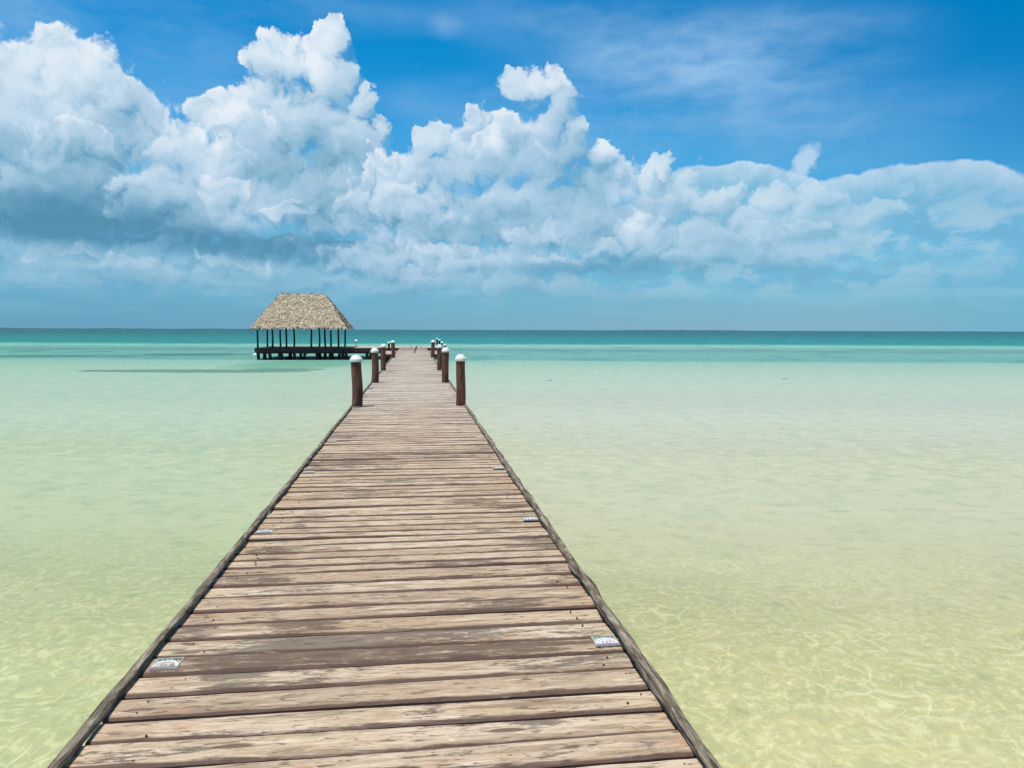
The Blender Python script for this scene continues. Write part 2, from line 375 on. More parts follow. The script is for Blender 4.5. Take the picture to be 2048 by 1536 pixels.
def mat_post():
    m, g, b = new_mat('red_brown_post')
    p = pos(g)
    n = g.noise(g.vm('MULTIPLY', p, (14, 14, 2.2)), 1, 5, .65)
    n2 = g.noise(g.vm('MULTIPLY', p, (40, 40, 5)), 1, 4, .6)
    c = g.ramp(n, [(.34, (.050,.026,.018,1)), (.48, (.125,.046,.030,1)), (.60, (.165,.072,.040,1)), (.74, (.20,.105,.058,1))])
    c = g.mix(g.step(n2, .54, .66, 0, .6), c, (.030, .020, .016, 1))
    g.put(b.inputs['Base Color'], c); b.inputs['Roughness'].default_value = .7; b.inputs['Specular IOR Level'].default_value = .3
    g.put(b.inputs['Normal'], g.bump(n, .6, .02)); return m
def mat_thatch():
    m, g, b = new_mat('palm_thatch')
    rnd = g.attr('rnd'); p = pos(g)
    n = g.noise(p, 1.6, 5, .6); n2 = g.noise(g.vm('MULTIPLY', p, (9, 9, 3)), 1, 4, .6)
    c = g.ramp(rnd, [(0, (.115,.085,.055,1)), (.25, (.27,.21,.14,1)), (.55, (.42,.345,.25,1)), (.85, (.51,.425,.32,1)), (1, (.66,.57,.44,1))])
    n3 = g.noise(p, 2.6, 4, .6); c = g.mix(g.step(n3, .50, .38, 0, .70), c, (.17, .135, .092, 1)); c = g.mix(g.step(n, .50, .66, 0, .35), c, (.24, .20, .12, 1))
    c = g.mix(g.step(n2, .5, .68, 0, .4), c, (.13, .10, .06, 1))
    g.put(b.inputs['Base Color'], c); b.inputs['Roughness'].default_value = .9; b.inputs['Specular IOR Level'].default_value = .1
    return m
M_PLANK = mat_planks(); M_LOG = mat_log(); M_POST = mat_post(); M_THATCH = mat_thatch()
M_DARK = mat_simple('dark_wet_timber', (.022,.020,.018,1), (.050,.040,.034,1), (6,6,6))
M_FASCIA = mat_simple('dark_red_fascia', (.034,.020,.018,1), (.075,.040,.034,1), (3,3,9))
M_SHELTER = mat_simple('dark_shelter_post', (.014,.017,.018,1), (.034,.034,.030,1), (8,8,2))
M_CAP = mat_simple('white_cap_paint', (.66,.67,.60,1), (.50,.50,.41,1), (9,9,9), rough=.45, lo=.5, hi=.72, bump=.1, spec=.4)
M_WHITE = mat_simple('white_paint', (.80,.80,.80,1), (.70,.71,.70,1), (9,9,9), rough=.4)
M_PINK = mat_simple('pink_paint', (.55,.42,.42,1), (.45,.36,.36,1), (9,9,9))
M_GREY = mat_simple('grey_driftwood', (.13,.125,.12,1), (.22,.21,.20,1), (20,20,8))
M_TILE = mat_simple('glazed_tile', (.34,.37,.30,1), (.27,.29,.22,1), (30,30,30), rough=.3, lo=.42, hi=.62, bump=.05, spec=.5)
M_TILEW = mat_simple('white_glaze', (.66,.63,.61,1), (.42,.38,.36,1), (40,40,40), rough=.3, lo=.5, hi=.75, bump=.05, spec=.5)
M_TILEG = mat_simple('green_print', (.09,.13,.09,1), (.17,.20,.15,1), (60,60,60), rough=.4)
M_TILEP = mat_simple('violet_print', (.20,.15,.22,1), (.30,.25,.30,1), (60,60,60), rough=.4)
M_TILEY = mat_simple('cream_print', (.52,.48,.34,1), (.38,.36,.26,1), (60,60,60), rough=.4)
M_SHORE = mat_simple('far_mangroves', (.030,.075,.085,1), (.045,.10,.105,1), (.01,.01,.05))

# ------------------------------------------------------------------ water and seabed
def mat_seabed():
    m, g, b = new_mat('sand_under_water')
    p = pos(g); d = g.vm('DOT_PRODUCT', p, tuple(FH)); lat = g.vm('DOT_PRODUCT', p, tuple(r0))
    p2 = g.xyz(g.sep(p)[0], g.sep(p)[1], 0.0)
    w = g.vm('SUBTRACT', g.noise(p2, 1.2, 3, .5, dims='2D', col=True), (.5,.5,.5))
    q = g.vm('ADD', p2, g.scale(w, .55))
    big = g.noise(p2, .22, 4, .55, dims='2D')
    mid = g.noise(q, 1.6, 5, .6, dims='2D')
    c = g.ramp(big, [(.32, (.390,.360,.165,1)), (.5, (.450,.405,.200,1)), (.68, (.495,.435,.240,1))])
    # right side warmer, left side greener
    lr = g.step(g.math('DIVIDE', lat, g.math('MAXIMUM', d, 3.0)), -.5, .45)
    c = g.mix(g.mul(g.sub(1.0, lr), .55), c, (.355, .385, .20, 1))
    c = g.mix(g.step(mid, .52, .68, 0, .38), c, (.33, .325, .155, 1))
    fl = g.noise(q, 9.0, 5, .66, dims='2D'); c = g.mix(g.step(fl, .50, .66, 0, .52), c, (.66,.60,.36,1)); c = g.mix(g.step(fl, .48, .35, 0, .34), c, (.28,.275,.135,1))  # caustic light flecks painted into the sand colour
    # caustic light web painted as paler lines into the sand, slightly bumped
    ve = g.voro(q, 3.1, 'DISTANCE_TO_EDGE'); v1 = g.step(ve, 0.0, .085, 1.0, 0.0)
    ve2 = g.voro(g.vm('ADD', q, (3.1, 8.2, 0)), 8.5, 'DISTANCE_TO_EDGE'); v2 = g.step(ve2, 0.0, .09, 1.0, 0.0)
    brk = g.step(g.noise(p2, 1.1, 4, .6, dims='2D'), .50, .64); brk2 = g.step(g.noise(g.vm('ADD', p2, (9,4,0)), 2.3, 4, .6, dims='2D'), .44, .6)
    caustic_web = g.math('MAXIMUM', g.mul(v1, brk), g.mul(g.mul(v2, brk2), .8))
    c = g.mix(g.mul(caustic_web, .46), c, (.78, .73, .46, 1))
    # scattered weed tufts
    sp = g.voro(p2, .55, 'F1'); tuft = g.step(g.add(sp, g.mul(g.noise(p2, 9, 3, .6, dims='2D'), .12)), .075, .125, 1.0, 0.0)
    c = g.mix(g.mul(tuft, .40), c, (.20, .21, .09, 1))
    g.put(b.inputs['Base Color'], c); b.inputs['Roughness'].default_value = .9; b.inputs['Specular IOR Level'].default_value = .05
    g.put(b.inputs['Normal'], g.bump(g.add(mid, g.mul(caustic_web, .8)), .35, .03)); return m
def ell(g, p2, px, py, hx, hd, w=1.0):
    """an elongated weed bed / patch lying where the photo shows it, in world metres"""
    c = on_z(px, py, 0); d = c.dot(FH); l = c.dot(r0)
    rl = hx/F*d; rd = hd
    L = g.vm('DOT_PRODUCT', p2, tuple(r0)); D = g.vm('DOT_PRODUCT', p2, tuple(FH))
    a = g.math('DIVIDE', g.sub(L, l), rl); bb = g.math('DIVIDE', g.sub(D, d), rd)
    return g.mul(g.math('MAXIMUM', g.sub(1.0, g.add(g.mul(a, a), g.mul(bb, bb))), 0.0), w)
def mat_water():
    m, g, b = new_mat('sea_water'); g.n.remove(b)
    out = [n for n in g.n if n.type == 'OUTPUT_MATERIAL'][0]
    p = pos(g); s = g.sep(p); p2 = g.xyz(s[0], s[1], 0.0)
    d0 = g.math('MAXIMUM', g.vm('DOT_PRODUCT', p2, tuple(FH)), 2.0); lat = g.vm('DOT_PRODUCT', p2, tuple(r0))
    wob = g.noise(g.vm('MULTIPLY', g.xyz(lat, d0, 0.0), (.012, .05, 1)), 1, 5, .6, dims='2D')
    wob2 = g.noise(g.vm('MULTIPLY', g.xyz(lat, d0, 0.0), (.25, .6, 1)), 1, 4, .6, dims='2D')
    side = g.math('DIVIDE', lat, d0)
    t = g.math('DIVIDE', 3900.0, d0)                     # falls off with distance like the water deepens
    jit = g.add(g.mul(g.sub(wob, .5), .16), g.mul(g.sub(wob2, .5), .10))
    t = g.mul(t, g.add(1.0, jit))
    t = g.mul(t, g.mad(side, -.02, 1.0))
    T = g.math('DIVIDE', t, 250.0)
    K = .62
    def c(r, g_, b_): return rgb(r, g_, b_, K)
    body = g.ramp(T, [(0.0, c(0,92,116)), (.035, c(0,104,124)), (.065, c(0,128,138)), (.106, c(8,140,146)), (.124, c(136,204,186)), (.144, c(126,176,172)),
                      (.160, c(98,156,150)), (.184, c(116,176,168)), (.236, c(108,168,164)), (.254, c(150,192,180)), (.305, c(170,198,178)), (.45, c(198,211,190)), (.70, c(216,222,198)), (1.0, c(212,213,180))])
    body = g.mix(1.0, body, g.mix(g.step(T, .85, 1.9), (1,1,1,1), (1.60,1.58,1.52,1)), 'MULTIPLY')
    green = g.mix(g.step(side, .0, -.45, 0, 1), body, g.mix(1.0, body, (.84, .97, .90, 1), 'MULTIPLY'))
    # flecks of small waves
    fl = g.noise(g.vm('MULTIPLY', g.xyz(lat, d0, 0.0), (.22, .10, 1)), 1, 6, .72, dims='2D')
    body = g.mix(g.mul(g.step(T, .12, .09, 0, 1), g.step(fl, .50, .66, 0, .50)), green, c(50,165,168))
    body = g.mix(g.mul(g.step(T, .30, .20, 0, 1), g.step(fl, .50, .36, 0, .30)), body, c(0,112,130))
    # weed beds
    eb = [ell(g, p2, 395,742,290,2.2), ell(g, p2, 560,739,100,1.6), ell(g, p2, 400,709,130,5.0), ell(g, p2, 90,712,130,3.6), ell(g, p2, 230,712,60,2.2,.8),
          ell(g, p2, 60,702,45,2.5,.8), ell(g, p2, 205,703,30,2.2,.7), ell(g, p2, 1750,699,65,2.6,.8), ell(g, p2, 1500,700,70,2.0,.6), ell(g, p2, 2045,722,22,1.2), ell(g, p2, 1100,701,50,1.6,.5),
          ell(g, p2, 1570,757,7,.5), ell(g, p2, 1100,761,6,.5,.8)]
    e = eb[0]
    for x in eb[1:]: e = g.math('MAXIMUM', e, x)
    e = g.add(e, g.mul(g.sub(g.noise(g.vm('MULTIPLY', g.xyz(lat, d0, 0.0), (.5, .25, 1)), 1, 5, .65, dims='2D'), .5), g.math('MINIMUM', g.mul(e, 6.0), 1.3)))
    em = g.step(e, .12, .42)
    body = g.mix(g.mul(em, .66), body, c(56,104,108))
    gp = ell(g, p2, 600,728,150,11); body = g.mix(g.step(gp, 0, .8, 0, .6), body, c(78,160,132))  # green reflection below the shelter, painted into the water colour
    # bright shallow chop texture over the bar
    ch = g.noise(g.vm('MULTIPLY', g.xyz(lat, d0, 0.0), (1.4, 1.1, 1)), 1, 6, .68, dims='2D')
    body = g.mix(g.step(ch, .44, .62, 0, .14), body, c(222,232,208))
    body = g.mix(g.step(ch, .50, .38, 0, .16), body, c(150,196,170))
    cf = g.noise(g.vm('MULTIPLY', g.xyz(lat, d0, 0.0), (2.6, 3.2, 1)), 1, 6, .72, dims='2D')  # caustic flecks carried on farther out, painted into the water body
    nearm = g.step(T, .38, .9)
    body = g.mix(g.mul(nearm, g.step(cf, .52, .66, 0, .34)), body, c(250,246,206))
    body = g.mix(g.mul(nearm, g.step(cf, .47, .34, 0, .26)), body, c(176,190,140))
    # how much of the bottom shows through
    clear = g.step(T, .60, 2.6, 0.0, .86)
    clear = g.math('MAXIMUM', clear, g.step(T, .31, .60, 0, .12))
    hb = g.noise(g.vm('MULTIPLY', p2, (1.0, 1.6, 1)), 1.9, 4, .6, dims='2D')
    hb2 = g.noise(g.vm('MULTIPLY', p2, (1.0, 1.5, 1)), 7.0, 3, .55, dims='2D')
    N = g.bump(g.add(hb, g.mul(hb2, .35)), .55, .10)
    dif = g.n.new('ShaderNodeBsdfDiffuse'); g.put(dif.inputs[0], body)
    tr = g.n.new('ShaderNodeBsdfTransparent'); tint = g.mix(g.step(hb, .38, .62), (.94,.975,.93,1), (.99,1,.97,1)); g.put(tr.inputs[0], tint)
    gl = g.n.new('ShaderNodeBsdfGlossy'); gl.inputs['Roughness'].default_value = .12; gl.inputs['Color'].default_value = (1,1,1,1); g.put(gl.inputs['Normal'], N)
    fr = g.n.new('ShaderNodeFresnel'); fr.inputs[0].default_value = 1.33; g.put(fr.inputs['Normal'], N)
    m1 = g.n.new('ShaderNodeMixShader'); g.put(m1.inputs[0], clear); g.l.new(dif.outputs[0], m1.inputs[1]); g.l.new(tr.outputs[0], m1.inputs[2])
    m2 = g.n.new('ShaderNodeMixShader'); g.put(m2.inputs[0], g.math('MINIMUM', g.mul(fr.outputs[0], .55), g.step(T, .05, .6, .035, .13))); g.l.new(m1.outputs[0], m2.inputs[1]); g.l.new(gl.outputs[0], m2.inputs[2])
    g.l.new(m2.outputs[0], out.inputs[0]); return m
def sheet(name, z, mat):
    b = MB(); S = 40000
    i = [b.vert((x, y, z)) for x, y in ((-S,-S),(S,-S),(S,S),(-S,S))]; b.face(i)
    o = b.build(name, mat, recalc=False); o['kind'] = 'structure'; return o
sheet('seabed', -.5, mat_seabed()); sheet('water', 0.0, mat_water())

# far low shore on the horizon
b = MB()
def shore(px0, px1, D, hmax, seed):
    n = 90
    A = []
    for i in range(n+1):
        px = px0 + (px1-px0)*i/n; d = ray(px, 660); d.z = 0; d.normalize(); p = d*D
        f = min(1, i/12, (n-i)/12); h = hmax*(.45+.55*abs(nz(i*.21, seed))*1.6)*max(f, .05)
        q = p + d*400
        A.append([b.vert((p.x, p.y, -1)), b.vert((p.x+d.x*60, p.y+d.y*60, h)), b.vert((q.x, q.y, h*.7)), b.vert((q.x, q.y, -1))])
    for s, t in zip(A, A[1:]):
        for k in range(3): b.face((s[k], s[k+1], t[k+1], t[k]))
shore(-700, 690, 9000, 13, 1.0); shore(1230, 1500, 15000, 17, 5.0)
o = b.build('far_shore', M_SHORE); o['kind'] = 'structure'

# ------------------------------------------------------------------ the dock
DZ = 1.0
XL, XR = -1.285, 1.060
DOCK_END = 58.0
dock = empty('dock', 'long straight dock of worn pinkish brown planks edged with bleached grey logs', 'dock')
gaps_px = [1507,1457,1413,1369,1332,1298,1265,1236,1212,1186,1164,1142,1129,1114]
gy = [on_z(700, y, DZ).y for y in gaps_px]
gaps = []
y = gy[0]
lead = []
while y > -3.0:
    y -= random.uniform(.175, .205); lead.append(y)
gaps = lead[::-1] + gy
y = gaps[-1]
while y < DOCK_END: y += random.uniform(.150, .205) if y < 30 else random.uniform(.17, .23); gaps.append(y)
gaps[-1] = DOCK_END
STAINS = []   # image ellipses on the deck: px, py, half width px, half height px, weight
for (px, py, hx, hy, w) in [(380,1258,60,16,1.3),(760,1283,260,16,1.25),(600,1248,80,12,.9),(900,1312,330,16,1.2),(480,1322,170,12,.9),(1110,1310,120,20,.8),
    (460,1368,60,14,.8),(980,1215,140,16,.8),(1120,1080,110,16,1.3),(930,1130,90,12,.8),(1150,1155,70,16,.9),(700,925,130,14,1.0),(900,905,160,10,.8),
    (560,1103,60,12,1.0),(960,1000,70,12,.8),(1010,1010,90,10,.7),(740,982,80,8,.7),(1060,1440,70,25,.7),(950,1255,150,12,.8),(640,1175,90,10,.6),
    (840,1420,60,12,.4),(380,1395,60,10,.5),(620,1040,50,9,.8),(860,960,120,8,.7),(700,870,70,6,.7),(1000,1060,60,8,.6),(520,1160,60,8,.7),(1120,1400,60,15,.5)]:
    c = on_z(px, py, DZ); ex = abs(on_z(px+hx, py, DZ).x-c.x); ey = abs(on_z(px, py-hy, DZ).y-c.y)
    STAINS.append((c.x, c.y, max(ex, .02), max(ey, .03), w))
def stain_at(x, y):
    s = 0
    for (cx, cy, ex, ey, w) in STAINS:
        if abs(y-cy) > ey*1.6: continue
        d = ((x-cx)/ex)**2 + ((y-cy)/(ey*1.2))**2
        if d < 1.6: s = max(s, w*max(0, 1-d/1.6))
    return s
def plank_strip(b, lines, x0, x1, z, axis='x', fine=True, seed=0):
    """boards laid side by side between the given gap lines"""
    for k in range(len(lines)-1):
        ya, yb = lines[k], lines[k+1]; mid = (ya+yb)/2
        nx = (56 if mid < 7 else 28 if mid < 16 else 8) if fine else 4
        gw = random.uniform(.005, .011) if mid < 60 else .01
        dz = random.uniform(-.004, .004); rnd = random.random(); tilt = random.uniform(-.006, .006)
        dark = max(0, random.gauss(-.1, .35)); xe0 = x0 + random.uniform(-.008, .010); xe1 = x1 + random.uniform(-.010, .008)
        drift = random.uniform(-1, 1); rows = []
        for i in range(nx+1):
            x = xe0 + (xe1-xe0)*i/nx
            def e(idx, s): return .007*nz(x*1.3, idx*3.7, seed) + .0022*nz(x*9, idx*5.1 + s)*(1 if fine else 0) + .010*math.sin(idx*1.7)*((x-.1)/1.2 if fine else 0)
            a = ya + gw + e(k, .0) + abs(nz(x*6, k*2.3))*.004; c = yb - gw + e(k+1, .5) - abs(nz(x*6, k*9.3))*.004
            zz = z + dz + tilt*(x-(x0+x1)/2)*(1 if fine else .15) + .0015*nz(x*4, k*.9)
            bow = .002*drift
            st = dark*(.5+.5*nz(x*.9, k*4.4)) + stain_at(x, mid) + (.25 if abs(nz(x*.45, mid*.25, 3.3)) > .33 else 0)
            w_ = c-a; ew = 1+.55*nz(x*1.1, k*6.1, 2.0)
            row = []
            for f_, zo, ed in ((0,-.045,1.3),(0,-.010,1.25),(.05,-.0022,.95),(.14,0,.42),(.26,0,.1),(.5,bow,0),(.88,0,.0),(.96,-.0018,.30),(1,-.008,.9),(1,-.045,1.3)):
                yy = a + w_*f_
                row.append(b.vert((x, yy, zz+zo) if axis == 'x' else (yy, x, zz+zo), rnd=rnd, stain=st if fine else dark, edge=ed*ew))
            rows.append(row)
        for p, q in zip(rows, rows[1:]):
            for j in range(len(p)-1): b.face((p[j], p[j+1], q[j+1], q[j]))
            b.face((p[-1], p[0], q[0], q[-1]))
        b.face(rows[0][::-1]); b.face(rows[-1])
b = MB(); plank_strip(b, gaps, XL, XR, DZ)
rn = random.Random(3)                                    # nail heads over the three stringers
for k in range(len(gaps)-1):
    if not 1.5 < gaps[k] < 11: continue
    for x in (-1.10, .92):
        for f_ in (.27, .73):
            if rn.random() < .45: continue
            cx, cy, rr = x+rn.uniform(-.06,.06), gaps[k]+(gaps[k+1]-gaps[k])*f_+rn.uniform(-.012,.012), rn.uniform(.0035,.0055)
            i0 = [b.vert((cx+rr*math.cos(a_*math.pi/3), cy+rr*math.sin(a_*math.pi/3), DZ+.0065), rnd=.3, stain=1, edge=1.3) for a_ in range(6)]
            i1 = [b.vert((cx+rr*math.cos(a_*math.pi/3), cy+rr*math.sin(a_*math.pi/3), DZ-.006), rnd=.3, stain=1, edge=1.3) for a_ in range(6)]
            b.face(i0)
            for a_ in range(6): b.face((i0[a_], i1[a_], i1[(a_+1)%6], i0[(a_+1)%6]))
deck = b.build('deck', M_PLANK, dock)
b = MB()
for x in (-1.15, -.1, .94):
    b.box(x-.05, x+.05, -3, DOCK_END-.1, DZ-.24, DZ-.05)
b.build('stringer', M_DARK, dock)
b = MB()
yy = -2.0
while yy < DOCK_END:
    b.box(XL+.02, XR-.02, yy-.06, yy+.06, DZ-.40, DZ-.245)
    for x in (-1.05, .84): b.tube([(x, yy+.12, -.9), (x, yy+.12, DZ-.26)], .075, 8)
    b.build('trestle', M_DARK, dock); b = MB()
    yy += 3.4

# edge logs, one between each pair of posts
PY = [15.85, 22.9, 29.8, 43.2]
def log(x, y0, y1, r, seed, rough):
    b = MB(); path = []; rad = []
    step = .045 if y1 < 17 else .25
    n = int((y1-y0)/step)
    for i in range(n+1):
        y = y0 + (y1-y0)*i/n
        path.append((x + .012*nz(y*.45, seed) + .006*nz(y*2.4, seed+4), y, DZ + .006 + r*.86 + .008*nz(y*.7, seed+9)))
        rad.append(r*(1 + .10*nz(y*.6, seed+2)))
    def fn(i, an, rr, p):
        k = nz(math.cos(an)*1.4+seed, p.y*1.6, math.sin(an)*1.4)*.16 + nz(math.cos(an)*3+seed, p.y*4.2, math.sin(an)*3)*.07*rough
        k += max(0, nz(math.cos(an)*4+seed*2, p.y*2.4, math.sin(an)*4)-.12)*.55*rough
        rdg = (abs(nz(math.cos(an)*6+seed, p.y*.8, math.sin(an)*6)) - .2)*.10*rough
        return rr*(1+k+rdg)
    b.tube(path, rad, 26 if y1 < 17 else 12, fn)
    return b.build('edge_log', M_LOG, dock, smooth=True)
ends = [-3.0, 4.9, 15.72] + PY[1:] + [DOCK_END]
for i in range(len(ends)-1):
    a_ = ends[i] + (.10 if i >= 2 else 0.0); c_ = ends[i+1] - (.10 if i >= 1 else 0.01)
    log(-1.284, a_, c_, .0225, 3+i*0.01, .9)
for i in range(len(ends)-1):
    a_ = ends[i] + (.10 if i >= 2 else 0.0); c_ = ends[i+1] - (.10 if i >= 1 else 0.01)
    log(1.057, a_, c_, .0245, 21+i*0.01, 2.2)

# boat landings on both flanks near the far end
for sx in (-1, 1):
    xo = -2.12 if sx < 0 else 2.02; xi = -1.32 if sx < 0 else 1.10
    x0, x1 = min(xo, xi), max(xo, xi)
    b = MB(); ys = [50.0 + .2*i for i in range(41)]
    plank_strip(b, ys, x0, x1, DZ-.01, fine=False, seed=sx)
    lp = b.build('side_landing', M_PLANK, dock)
    b = MB(); b.box(x0, x1, 49.90, 49.99, DZ-.22, DZ-.03); b.box(xo-.05*sx if sx > 0 else xo, xo if sx > 0 else xo+.05, 50, 57.9, DZ-.22, DZ-.06)
    for yy in (50.3, 54, 57.5): b.tube([(xo-.1*sx, yy, -.9), (xo-.1*sx, yy, DZ-.08)], .09, 8)
    b.beam((xo, 50.1, .15), (xi, 50.1, .55), .10, .06)
    b.build('landing_frame', M_FASCIA, lp)

# ------------------------------------------------------------------ mooring posts
def post_mesh(r, h, seed, lean):
    b = MB(); n = 26; path = []; rad = []
    for i in range(n+1):
        z = -1.75 + (h-.10+1.75)*i/n
        path.append((.024*nz(z*1.5, seed) + lean*z, .016*nz(z*1.3, seed+5), z)); rad.append(r*(1.03 - .05*max(z, 0) + .03*nz(z*2.2, seed+8)))
    fn = lambda i, an, rr, p: rr*(1 + .10*nz(math.cos(an)*1.3+seed, math.sin(an)*1.3, p.z*2.0) + .02*nz(math.cos(an)*5, math.sin(an)*5, p.z*5+seed))
    b.tube(path, rad, 22, fn); return b, path[-1]
def make_post(name, loc, r, h, seed, label, group, cap_r=None, lean=0.0, mat=None):
    t = empty(name, label, 'mooring post', loc, group)
    b, top = post_mesh(r, h, seed, lean); b.build('shaft', mat or M_POST, t, smooth=True)
    R_ = cap_r or r*1.22; b = MB()
    prof = [(R_*.9, 0), (R_*.985, .004), (R_, .012), (R_*.985, .058), (R_*.95, .068), (R_*.62, .122), (R_*.55, .134), (R_*.45, .143), (R_*.05, .148)]
    b.lathe(prof, (top[0], top[1], h-.15), 10)
    o = b.build('cap', M_CAP, t)
    for p in o.data.polygons: p.use_smooth = p.normal.z < .3 and p.normal.z > -.3
    return t
G1 = 'white-capped mooring posts along both edges of the dock'
PL = [(713.5, 0, .108, 1.08, 'thick red-brown post with dome-shaped white cap, nearest one on the left edge'),
      (751, 1, .104, 1.06, 'second capped post along the left edge, just behind the nearest left one'),
      (767, 2, .100, 1.05, 'third capped post along the left edge, its cap overlapping the far walkway'),
      (787, 3, .105, 1.00, 'last capped post on the left edge, beside the left side landing')]
PR = [(921, 0, .098, 1.09, 'nearest capped post on the right edge, bulging slightly half way up'),
      (890, 1, .104, 1.07, 'second capped post along the right edge, half hiding the thin posts behind'),
      (880, 2, .102, 1.03, 'third capped post along the right edge, partly hidden by the second'),
      (865.5, 3, .105, 1.02, 'last capped post on the right edge, nearly black against the far walkway')]
for k, (px, i, r, h, lab) in enumerate(PL + PR):
    x = on_y(px, 760, PY[i]).x
    make_post('mooring_post', (x, PY[i], DZ), r, h, 3.7*k+1, lab, G1, lean=(.004, -.012, .010, -.016, .010, .006, -.012, .030)[k])
G2 = 'thin white-capped posts at the side landings and far walkway'
for px, Y, h, lab in [(778, 58.0, .70, 'thin dark post with small white cap at the back of the left side landing'),
                      (889.8, 50.1, .68, 'thin post with small pale cap directly above the second right post'),
                      (884, 57.8, .72, 'thin capped post at the far corner of the right side landing'),
                      (879.3, 67.0, .78, 'thin capped post where the right side of the dock meets the far walkway'),
                      (874.6, 74.5, .80, 'farthest thin capped post, at the back edge of the walkway right of the dock')]:
    x = on_y(px, 700, Y).x
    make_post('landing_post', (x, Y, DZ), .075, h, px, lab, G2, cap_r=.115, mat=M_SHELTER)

# ------------------------------------------------------------------ number tiles on the planks
def make_tile(kind):
    t = empty('number_tile', '', 'tile'); s = .063
    b = MB(); b.box(-s, s, -s, s, 0, .006); b.build('plate', M_TILE, t)
    b = MB(); n = 18                                     # white arch with its filling
    for i in range(n):
        a0, a1 = math.pi*i/n, math.pi*(i+1)/n
        def P_(a, r): return (math.cos(a)*r*1.02, -.038 + math.sin(a)*r*1.15)
        q = [P_(a0, .058), P_(a1, .058), P_(a1, .046), P_(a0, .046)]
        lo = [b.vert((x, y, .0062)) for x, y in q]; hi = [b.vert((x, y, .0085)) for x, y in q]
        b.face(hi)
        for k in range(4): b.face((lo[k], lo[(k+1)%4], hi[(k+1)%4], hi[k]))
    b.build('arch', M_TILEW, t)
    b = MB(); c = b.vert((0, -.038, .0075)); pts = [b.vert((math.cos(math.pi*i/n)*.045, -.038+math.sin(math.pi*i/n)*.050, .0075)) for i in range(n+1)]
    for i in range(n): b.face((c, pts[i], pts[i+1]))
    b.build('panel', M_TILEY if kind == 'L' else M_TILEW, t)
    b = MB()                                             # worn row of printed strokes and the figures below
    xs = [(-.052,.016),(-.030,.018),(-.006,.012),(.014,.020),(.042,.014)]
    for x, w in xs:
        b.box(x, x+w*.25, .034, .054, .0062, .0078); b.box(x+w*.35, x+w, .034, .039, .0062, .0078); b.box(x+w*.35, x+w*.9, .047, .052, .0062, .0078)
    if kind == 'L': b.box(.034, .040, .022, .050, .0062, .0081); b.box(.050, .055, .022, .050, .0062, .0081)
    b.build('print', M_TILEG, t)
    b = MB()
    if kind == 'L':
        for x0, x1, y0, y1 in ((.020,.040,-.034,-.014),(-.024,-.014,-.030,-.012),(-.006,.004,-.030,-.012)): b.box(x0, x1, y0, y1, .0077, .0088)
    else:
        for x in (-.022, -.003, .014): b.box(x, x+.008, -.030, -.010, .0077, .0088)
    b.box(-.060, .060, -.060, -.043, .0062, .0082)
    b.build('figures', M_TILEP, t)
    return t
G3 = 'glazed number tiles set along the dock edges'
ORD = ['nearest', 'second', 'third', 'fourth', 'fifth', 'sixth', 'seventh', 'eighth', 'ninth']
for side in 'LR':
    pr = make_tile(side)
    for k in range(9):
        if side == 'L': x, y = -1.180, on_z(339, 1330, DZ).y + 2.41*k
        else: x, y = .965, on_z(1200, 1279, DZ).y + 2.43*k
        sn = 'left' if side == 'L' else 'right'
        if k == 0: lab = 'nearest glazed tile with white arch over a %s panel, against the %s log' % ('cream' if side == 'L' else 'white', sn)
        elif k == 1: lab = 'small glazed tile with white arch, second along the %s log' % sn
        elif k < 6: lab = '%s small worn pale tile along the %s log, before its first post' % (ORD[k], sn)
        else: lab = '%s tiny pale tile along the %s edge, beyond the nearest %s post' % (ORD[k], sn, sn)
        # rest the tile on the middle of the board below it
        kk = max(i for i in range(len(gaps)-1) if gaps[i] <= y)
        yc = (gaps[kk]+gaps[kk+1])/2; lim = (gaps[kk+1]-gaps[kk])/2-.075
        y = max(yc-max(lim, 0), min(yc+max(lim, 0), y))
        loc = (x, y, DZ+.003)
        if k == 0: pr.location = loc; pr['label'] = lab; pr['group'] = G3
        else: dup(pr, loc, lab)

# ------------------------------------------------------------------ far walkway and its piles
Y0, Y1 = 66.0, 75.0
xl = on_y(511.5, 695, Y0).x; xr = on_y(877, 695, Y0).x
walk = empty('cross_walkway', 'wide dark-edged walkway on piles crossing the end of the dock and carrying the thatched shelter', 'walkway', (0, 0, 0))
b = MB(); xs = []; x = xl
while x < xr: xs.append(x); x += .22
xs.append(xr); plank_strip(b, xs, Y0, Y1, DZ, axis='y', fine=False, seed=4)
b.build('deck', M_PLANK, walk)
# the stretch joining dock and walkway, boards laid lengthways
b = MB(); xs = [XL + (XR-XL)*i/11 for i in range(12)]
plank_strip(b, xs, DOCK_END+.01, Y0-.01, DZ-.005, axis='y', fine=False, seed=6)
b.build('link_deck', mat_simple('pink_brown_boards', (.30,.235,.21,1), (.20,.155,.135,1), (3,.6,3), rough=.85), walk)
b = MB(); b.box(xl, xr, Y0-.09, Y0-.006, DZ-.34, DZ+.015); b.box(xl-.09, xl-.006, Y0-.09, Y1, DZ-.34, DZ+.012); b.box(xl, xr, Y0-.006, Y0+.10, DZ-.46, DZ-.345)
b.build('fascia', M_FASCIA, walk)
b = MB()
for yy in (Y0+2.2, Y0+4.6, Y1-.4): b.box(xl, xr, yy, yy+.12, DZ-.30, DZ-.06)
for x in (-1.1, .9): b.box(x-.05, x+.05, DOCK_END, Y0, DZ-.25, DZ-.06)
b.build('joist', M_DARK, walk)
rp = random.Random(5)
PX = [516,528,539,558,562,581,589,601,609,633,640,651,661,664,679,685,692,734,740]
